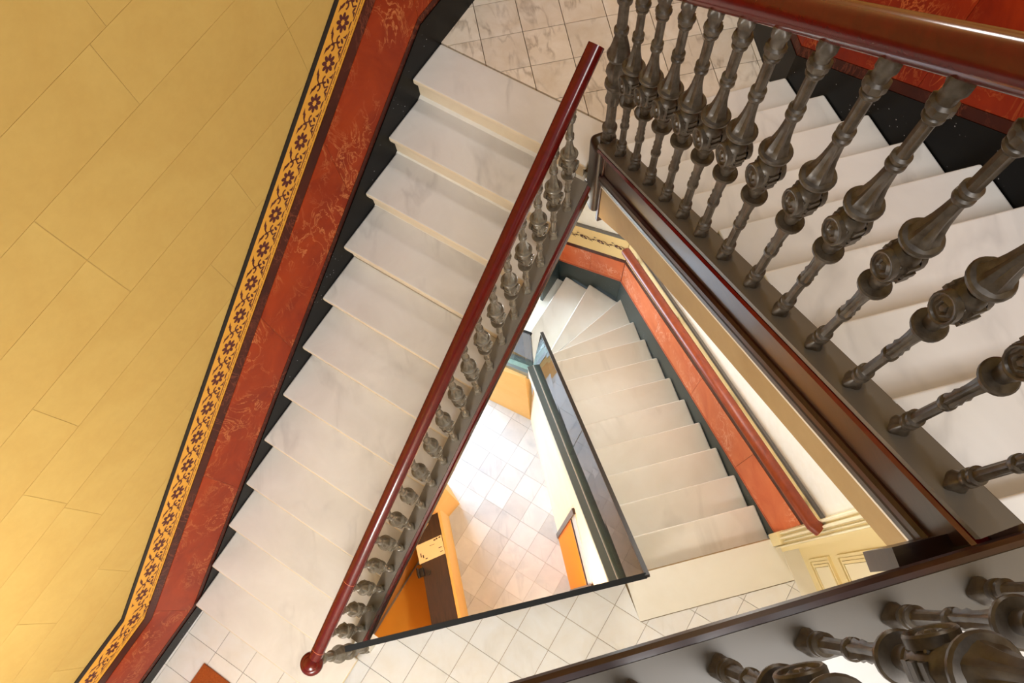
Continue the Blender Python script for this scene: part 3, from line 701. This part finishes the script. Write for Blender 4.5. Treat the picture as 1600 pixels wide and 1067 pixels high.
# second ledge along the tail of the flight
def TL(t, off, z): return Vector((PV[0]+t139[0]*t-off*.649, PV[1]+t139[1]*t-off*.760, z))
for nm, o0, o1, z0, z1, mt in (('string_ledge', .0, .07, -.05, .0, 'greenledge'), ('outer_ledge', .07, .10, -.22, -.02, 'greyledge')):
    a = [TL(.04, o0, -1.62+z0), TL(.04, o1, -1.62+z0), TL(.04, o1, -1.62+z1), TL(.04, o0, -1.62+z1)]; b_ = [TL(1.2, o0, -2.35+z0), TL(1.2, o1, -2.35+z0), TL(1.2, o1, -2.35+z1), TL(1.2, o0, -2.35+z1)]
    mesh_obj(nm, a+b_, [(0, 1, 2, 3), (7, 6, 5, 4), (0, 1, 5, 4), (1, 2, 6, 5), (2, 3, 7, 6), (3, 0, 4, 7)], mt, flF)

# glass balustrades
gb = empty('glass_balustrade', (-.3, -.02, 0), 'frameless glass panel with dark top rail along the edge of the lower landing', 'balustrade')
GD0, GD1 = (-1.15, -0.085), (0.531, 0.051)
gd = Vector((GD1[0]-GD0[0], GD1[1]-GD0[1], 0)).normalized(); gn = Vector((-gd.y, gd.x, 0))
for a, b_ in ((0, .84), (.846, 1.686)):
    p, q = Vector((*GD0, .03))+gd*a, Vector((*GD0, .03))+gd*b_
    prism('glass_panel', [p-gn*.006, q-gn*.006, q+gn*.006, p+gn*.006], (0, 0, .95), 'glass', gb)
sweep('top_rail', [(GD0[0], GD0[1], 1.0), (GD1[0], GD1[1], 1.0)], boxprof(-.016, .016, -.022, .0), 'darksteel', gb, smooth=False)
sweep('base_channel', [(GD0[0], GD0[1], .0), (GD1[0], GD1[1], .0)], boxprof(-.018, .018, .0, .05), 'greyledge', gb, smooth=False)
gf = empty('glass_balustrade', (.4, 1.0, -.7), 'sloping glass panel with thin black top edge beside the lower marble flight', 'balustrade')
GT0, GT1 = Vector((.531, .051, 1.0)), Vector((.250, 2.085, -.50)); GB0, GB1 = IN(0, .060, .025), IN(1.0, .060, -1.375)
gside = Vector((1, .13, 0)).normalized()*.012
prism('glass_panel', [GB0, GB0.lerp(GB1, .498), GT0.lerp(GT1, .498), GT0], gside, 'glass', gf)
prism('glass_panel', [GB0.lerp(GB1, .502), GB1, GT1, GT0.lerp(GT1, .502)], gside, 'glass', gf)
sweep('top_rail', [GT0+Vector((.006, 0, 0)), GT1+Vector((.006, 0, 0))], boxprof(-.013, .013, -.02, .004), 'blackwood', gf, smooth=False)
gt = empty('glass_balustrade', (0, 2.3, -1.7), 'short glass panel with two steel posts at the turn of the lower flight', 'balustrade')
prism('glass_panel', [TL(.06, .03, -1.62), TL(1.0, .03, -2.2), TL(1.0, .03, -1.25), TL(.06, .03, -.68)], Vector((.649, .76, 0))*.012, 'glass', gt)
sweep('top_rail', [TL(.06, .024, -.68), TL(1.0, .024, -1.25)], boxprof(-.012, .012, -.012, .012), 'darksteel', gt, smooth=False)
for t in (.085, .30): prism('post', [TL(t, .02, -1.60-t*.62), TL(t+.07, .02, -1.60-(t+.07)*.62), TL(t+.07, .02, -.69-(t+.07)*.61), TL(t, .02, -.69-t*.61)], Vector((.649, .76, 0))*.02, 'steel', gt)

# ------------------------------------------------------------------ lower right wall
wallF = empty('wall_right_lower', (1.5, .6, 0), kind='structure', label='cream wall with brightly lit red marble dado beside the lower flight')
nF = Vector((0.9866, 0.1633, 0)).normalized()
SFmax = 2.665
dFv = Vector((dF[0], dF[1], 0)); nF = Vector((dF[1], -dF[0], 0))
def PF(s, off, z): return Vector((F0[0], F0[1], 0))+dFv*s+nF*off+Vector((0, 0, z))
prism('wall_core', [PF(0.0, .03, ZG), PF(SFmax, .03, ZG), PF(SFmax, .03, 1.60), PF(0.0, .03, 3.05)], nF*.2, 'cream', wallF)
prism('wall_core', [PF(-1.3, .15, -.1), PF(0.0, .15, -.1), PF(0.0, .15, ZC-.1), PF(-1.3, .15, ZC-.1)], nF*.2, 'cream', wallF)
def linF(z0, z1, s0=0.0, s1=SFmax): return lambda s: z0+(z1-z0)*(s-s0)/(s1-s0)
fsk, fst, frt, fup, fgt, fbl = linF(-.01, -1.41), linF(.012, -1.385), linF(.56, -1.0), linF(.635, -.94), linF(.905, -.56), linF(.94, -.52)
def bandF(name, lo, hi, off, mat, s0=0.03, s1=SFmax, th=.03): return prism(name, [PF(s0, off, lo(s0)), PF(s1, off, lo(s1)), PF(s1, off, hi(s1)), PF(s0, off, hi(s0))], nF*th, mat, wallF)
bandF('skirting', lambda s: -.68*s-.5, fsk, .004, 'slate'); bandF('lower_border', fsk, fst, .006, 'hair')
for a, b_ in ((.03, .55), (.55, 1.24), (1.24, 1.93), (1.93, SFmax)): bandF('marble_panel', fst, frt, .01, 'redF', a+.001, b_-.001)
bandF('upper_border', frt, fup, .012, 'strip'); obF = bandF('ornamental_band', fup, fgt, .014, 'goldF'); bandF('black_border', fgt, fbl, .012, 'greyline')
# back wall of the winders
wallK = empty('wall_back_lower', (.9, 3.0, -1.5), kind='structure', label='wall with brightly lit red marble dado and painted band behind the winder steps')
k0 = PF(SFmax, 0, 0); k1 = Vector((0.62, 3.32, 0)); kd = (k1-k0).normalized(); kn_ = Vector((kd.y, -kd.x, 0)); kn_ = kn_ if kn_.y > 0 else -kn_; KL = (k1-k0).length
def PK(t, off, z): return k0+kd*t+kn_*off+Vector((0, 0, z))
prism('wall_core', [PK(-.03, .03, ZG), PK(1.9, .03, ZG), PK(1.9, .03, ZE-.1), PK(-.03, .03, ZE-.1)], kn_*.2, 'cream', wallK)
def bandK(name, a0, a1, b0, b1, off, mat, t0=0.0, t1=None, th=.03):
    t1 = KL if t1 is None else t1; f0 = t0/KL; f1 = t1/KL
    g = lambda a, f: a[0]+(a[1]-a[0])*f
    lo, hi = (a0, a1), (b0, b1)
    return prism(name, [PK(t0, off, g(lo, f0)), PK(t1, off, g(lo, f1)), PK(t1, off, g(hi, f1)), PK(t0, off, g(hi, f0))], kn_*th, mat, wallK)
E0 = -.40
bandK('skirting', -2.2, -2.6, -1.41, -1.41+E0, .004, 'slate'); bandK('lower_border', -1.41, -1.41+E0, -1.385, -1.385+E0, .006, 'hair')
for a, b_ in ((0, .36), (.36, KL)): bandK('marble_panel', -1.385, -1.385+E0, -1.0, -1.0+E0, .01, 'redF', a+.001, b_-.001)
bandK('upper_border', -1.0, -1.0+E0, -.94, -.94+E0, .012, 'strip'); obK = bandK('ornamental_band', -.94, -.94+E0, -.56, -.56+E0, .014, 'goldF'); bandK('black_border', -.56, -.56+E0, -.52, -.52+E0, .012, 'greyline')
MOTF = motif_mesh('floral_motif', 1.0, 'strip')
for k in range(4):
    t = .09+.185*k; put_motif(MOTF, PK(t, .013, -.75+E0*t/KL), -kd-Vector((0, 0, E0/KL)), (0, 0, 1), obK)
for k in range(13):
    s = .12+.2*k; put_motif(MOTF, PF(s, .013, (fup(s)+fgt(s))/2-.002), -dFv+Vector((0, 0, .545)), (0, 0, 1), obF)
# short return wall at the left end of the winders
rt = empty('wall_return_lower', tuple(k1+Vector((0, 0, -2))), kind='structure', label='short brightly lit red marble wall return at the foot of the winders')
rd = Vector((-dA[0], -dA[1], 0)); rn = Vector((-nr[0], -nr[1], 0))
def PR(t, off, z): return k1+rd*t+rn*off+Vector((0, 0, z))
prism('wall_core', [PR(-.05, .03, ZG), PR(.34, .03, ZG), PR(.34, .03, 0.9), PR(-.05, .03, 0.9)], rn*.2, 'cream', rt)
prism('skirting', [PR(0, .0, -2.6), PR(.34, .0, -2.6), PR(.34, .0, -1.80), PR(0, .0, -1.76)], rn*.03, 'slate', rt)
prism('marble_panel', [PR(0, .006, -1.76), PR(.34, .006, -1.80), PR(.34, .006, -1.36), PR(0, .006, -1.32)], rn*.03, 'redF', rt)

# wall handrail
wh = empty('wall_handrail', tuple(PF(1.2, -.06, 0)), 'orange brown wooden wall handrail on black brackets above the brightly lit red marble dado', 'handrail')
H0, H1 = PF(.0, -.07, .965), PF(2.56, -.07, -.50)
hd = (H1-H0).normalized()
sweep('rail', [H0+Vector((.03, -.02, -.012)), H0+hd*.02, H0.lerp(H1, .5), H1], [(a*1.15, b*1.15) for a, b in RAILP], 'railF', wh)
for f in (.05, .36, .68, .965):
    p = H0.lerp(H1, f)
    br = sweep('bracket', [p+Vector((0, 0, -.03)), p+Vector((.0, 0, -.085)), p+nF*.03+Vector((0, 0, -.11)), p+nF*.066+Vector((0, 0, -.11))], circ(.009, 8), 'bracket', wh, up=(dF[0], dF[1], .01))
    q = p+nF*.058+Vector((0, 0, -.11)); sweep('bracket_plate', [q, q+nF*.008], circ(.026, 12), 'bracket', br)

# ------------------------------------------------------------------ door on the lower landing
d1 = empty('door_1', tuple(PF(-.5, .1, 0)), kind='structure', label='cream panelled door in a moulded frame on the lower landing')
prism('jamb', [PF(0.03, 0, 0), PF(-.10, 0, 0), PF(-.10, .15, 0), PF(0.03, .15, 0)], (0, 0, 2.4), 'doorpaint', d1)
for off, dz, wd in ((.0, -.022, .022), (.028, -.034, .026), (.060, -.020, .014), (.084, -.030, .016)):
    prism('jamb_moulding', [PF(.028-off, 0, .0), PF(.028-off-wd, 0, 0), PF(.028-off-wd*.7, dz, 0), PF(.028-off-wd*.25, dz, 0)], (0, 0, 2.4), 'doorpanel', d1)
prism('jamb_block', [PF(.034, -.045, 0), PF(-.05, -.045, 0), PF(-.05, .01, 0), PF(.034, .01, 0)], (0, 0, .18), 'doorpaint', d1, .006)
prism('threshold', [PF(-.10, .0, -.01), PF(-1.1, 0, -.01), PF(-1.1, .11, -.01), PF(-.10, .11, -.01)], (0, 0, .014), 'stairF', d1)
leaf = prism('door_leaf', [PF(-.10, .11, .004), PF(-1.05, .11, .004), PF(-1.05, .15, .004), PF(-.10, .15, .004)], (0, 0, 2.3), 'doorpaint', d1)
def doorpanel(s0, s1, z0, z1):
    for k, (ins, d_) in enumerate(((0, .018), (.022, .010), (.040, .016))):
        a0, a1, b0, b1 = s0-ins, s1+ins, z0+ins, z1-ins; i2 = ins+.016
        c0, c1, e0, e1 = s0-i2, s1+i2, z0+i2, z1-i2
        for quad in (((a0, b0), (a1, b0), (c1, e0), (c0, e0)), ((a0, b1), (a1, b1), (c1, e1), (c0, e1)), ((a0, b0), (a0, b1), (c0, e1), (c0, e0)), ((a1, b0), (a1, b1), (c1, e1), (c1, e0))):
            prism('panel_moulding', [PF(s, .11, z) for s, z in quad], -nF*d_, 'doorpaint', leaf)
    i = .06; prism('raised_panel', [PF(s0-i, .11, z0+i), PF(s1+i, .11, z0+i), PF(s1+i, .11, z1-i), PF(s0-i, .11, z1-i)], -nF*.012, 'doorpanel', leaf)
doorpanel(-.19, -.50, .14, .50); doorpanel(-.19, -.50, .64, 1.75); doorpanel(-.60, -.95, .14, .50)

# doormat
ma = math.radians(-40.5)
c_ = Vector((-2.366, -.056, 0)); mu, mv = Vector((math.cos(ma), math.sin(ma), 0)), Vector((-dA[0], -dA[1], 0))
dm = prism('doormat', [c_+Vector((0, 0, .001)), c_+mu*.62+Vector((0, 0, .001)), c_+mu*.62+mv*.42+Vector((0, 0, .001)), c_+mv*.42+Vector((0, 0, .001))], (0, 0, .015), 'mat', None, .004)
tag(dm, 'orange brown coir doormat on the ivory tiles of the lower landing', 'doormat')

# ------------------------------------------------------------------ ground floor hall
hw = empty('wall_hall_stair', (.2, 1.0, ZG), kind='structure', label='peach plaster wall under the inner edge of the lower flight')
HX = lambda y, z: .235-.0786*(y-.085)+(z-ZG)*.0515
tp0, tp1 = Vector((HX(.07, -.30), .07, -.30)), Vector((HX(2.12, -1.8), 2.12, -1.8))
mesh_obj('wall_face', [tp0, tp1, (HX(2.12, ZG), 2.12, ZG), (HX(.07, ZG), .07, ZG), (HX(-.5, ZG), -.5, ZG), Vector((HX(-.5, -.3), -.5, -.3)),
                       tp0+Vector((.3, 0, 0)), tp1+Vector((.3, 0, 0)), (.5, 2.12, ZG), (.6, .085, ZG), (.6, -.5, ZG), tp0+Vector((.4, -.6, 0))],
         [(0, 1, 2, 3), (0, 3, 4, 5), (6, 9, 8, 7), (6, 11, 10, 9), (0, 6, 7, 1), (0, 5, 11, 6), (1, 7, 8, 2), (2, 8, 9, 3), (3, 9, 10, 4), (5, 4, 10, 11)], 'peach', hw)
hb = empty('wall_hall_back', (-.3, 2.3, ZG), kind='structure', label='orange plaster wall below the turn of the lower flight')
b0_, b1_ = Vector((.075, 2.10, 0)), Vector((-.62, 2.60, 0)); bn = Vector((.58, .81, 0))
mesh_obj('wall_face', [b0_+Vector((0, 0, ZG)), b1_+Vector((0, 0, ZG)), b1_+Vector((0, 0, -2.2)), b0_+Vector((0, 0, -1.80)), b0_+bn*.1+Vector((0, 0, ZG)), b1_+bn*.1+Vector((0, 0, ZG)), b1_+bn*.1+Vector((0, 0, -2.2)), b0_+bn*.1+Vector((0, 0, -1.80))],
         [(0, 1, 2, 3), (4, 7, 6, 5), (0, 1, 5, 4), (1, 2, 6, 5), (2, 3, 7, 6), (3, 0, 4, 7)], 'orange', hb)
# pier and left wall
pr = prism('wall_hall_pier', [(-1.02, 1.47, ZG), (-.91, 1.226, ZG), (-1.09, 1.065, ZG), (-1.5, .95, ZG), (-1.75, 1.2, ZG)], (0, 0, 2.9), 'orange'); tag(pr, 'orange plaster pier beside the reception desk in the hall', kind='structure')
hl = prism('wall_hall_left', [PA(-.5, .46, ZG), PA(1.25, .46, ZG), PA(1.25, .46, ZG+3.2), PA(-.5, .46, ZG+3.2)], OUT*.1, 'orange'); tag(hl, 'orange plaster hall wall behind the reception desk', kind='structure')
hs = prism('wall_hall_front', [(-3.0, -.5, ZG), (.6, -.5, ZG), (.6, -.5, -.26), (-3.0, -.5, -.26)], (0, -.1, 0), 'orange'); tag(hs, 'orange plaster end wall of the hall under the lower landing', kind='structure')

# reception desk
dk = empty('reception_desk', (-1.13, .45, ZG), 'honey wood reception desk with dark top in the hall far below', 'desk')
ZT = -2.86; DS = 1.04
prism('desk_top', [(-1.352, 1.071, ZT-.03), (-1.087, 1.092, ZT-.03), (-0.993, -0.104, ZT-.03), (-1.269, -0.125, ZT-.03)], (0, 0, .03), 'desk', dk, .004)
prism('front_panel', [(-1.085, 1.10, ZG), (-1.055, 1.10, ZG), (-.955, -.12, ZG), (-.985, -.12, ZG)], (0, 0, ZT-ZG+.01), 'orange', dk)
prism('side_panel', [(-1.362, 1.040, ZG), (-1.092, 1.061, ZG), (-1.092, 1.019, ZG), (-1.362, 0.998, ZG)], (0.000, 0.000, ZT-ZG-.03), 'hallwood', dk)
prism('side_panel', [(-1.290, -0.083, ZG), (-0.998, -0.062, ZG), (-0.998, -0.104, ZG), (-1.290, -0.125, ZG)], (0.000, 0.000, ZT-ZG-.03), 'hallwood', dk)
prism('desk_shelf', [(-1.331, 1.009, ZG+.1), (-1.102, 1.019, ZG+.1), (-1.009, -0.052, ZG+.1), (-1.248, -0.073, ZG+.1)], (0, 0, .03), 'hallwood', dk)
prism('platform', [(-1.33, .60, ZG+.001), (-1.475, .60, ZG+.001), (-2.30, -.40, ZG+.001), (-1.25, -.40, ZG+.001)], (0, 0, .06), 'gold', dk)
pp = empty('paper_sheet', (-1.201, 0.692, ZT), 'cream printed sheet lying on the dark reception desk', 'paper')
prism('sheet', [(-1.333, 0.556, ZT+.001), (-1.049, 0.629, ZT+.001), (-1.071, 0.827, ZT+.001), (-1.354, 0.751, ZT+.001)], (0, 0, .004), 'paper', pp)
for x, y, w_, h_ in ((-1.06, .765, .02, .014), (-1.09, .755, .018, .014), (-1.115, .745, .022, .012), (-1.07, .665, .035, .007), (-1.06, .625, .03, .006), (-1.24, .59, .012, .03), (-1.215, .575, .022, .010), (-1.262, .60, .010, .04), (-1.16, .70, .05, .004)):
    prism('print_mark', [(DS*x_, DS*y_, ZT+.005) for x_, y_ in ((x, y), (x+w_, y+w_*.25), (x+w_-h_*.1, y+w_*.25+h_), (x-h_*.1, y+h_))], (0, 0, .0006), 'ink', pp)
ph = empty('desk_telephone', (-1.310, 0.468, ZT), 'small black telephone at the edge of the reception desk', 'telephone')
prism('body', [(-1.352, 0.416, ZT+.001), (-1.284, 0.432, ZT+.001), (-1.300, 0.520, ZT+.001), (-1.362, 0.504, ZT+.001)], (0, 0, .05), 'plastic', ph, .006)
sweep('handset', [(-1.336, 0.416, ZT+.075), (-1.347, 0.458, ZT+.085), (-1.352, 0.515, ZT+.075)], circ(.014, 10), 'plastic', ph)
sweep('cup', [(-1.248, 0.463, ZT+.001), (-1.248, 0.463, ZT+.05)], circ(.026, 14), 'plastic', ph, up=(0, 1, 0))

# hall door in the peach wall
d2_ = empty('door_2', (.24, .4, ZG), kind='structure', label='honey wood hall door with a pale glazed light in the peach wall')
def PH(y, z, off=0.0):
    # on the leaning face of the peach wall
    return Vector((HX(y, z)-off, y, z))
def hp(name, quad, off0, off1, mat, parent):
    a = [PH(y, z, off0) for y, z in quad]; b_ = [PH(y, z, off1) for y, z in quad]
    return mesh_obj(name, a+b_, [(0, 1, 2, 3), (7, 6, 5, 4), (0, 1, 5, 4), (1, 2, 6, 5), (2, 3, 7, 6), (3, 0, 4, 7)], mat, parent)
hp('door_leaf', [(.08, ZG+.02), (.66, ZG+.02), (.66, ZG+2.0), (.08, ZG+2.0)], -.02, .010, 'hallleaf', d2_)
hp('glazed_light', [(.08, ZG+2.03), (.66, ZG+2.03), (.66, ZG+2.35), (.08, ZG+2.35)], -.02, .008, 'tileG', d2_)
for quad in ([(.66, ZG), (.71, ZG), (.71, ZG+2.4), (.66, ZG+2.4)], [(.03, ZG), (.08, ZG), (.08, ZG+2.4), (.03, ZG+2.4)]): hp('door_frame', quad, -.02, .022, 'panelwood', d2_)
hp('door_rail', [(.08, ZG+1.99), (.66, ZG+1.99), (.66, ZG+2.03), (.08, ZG+2.03)], -.02, .018, 'panelwood', d2_)
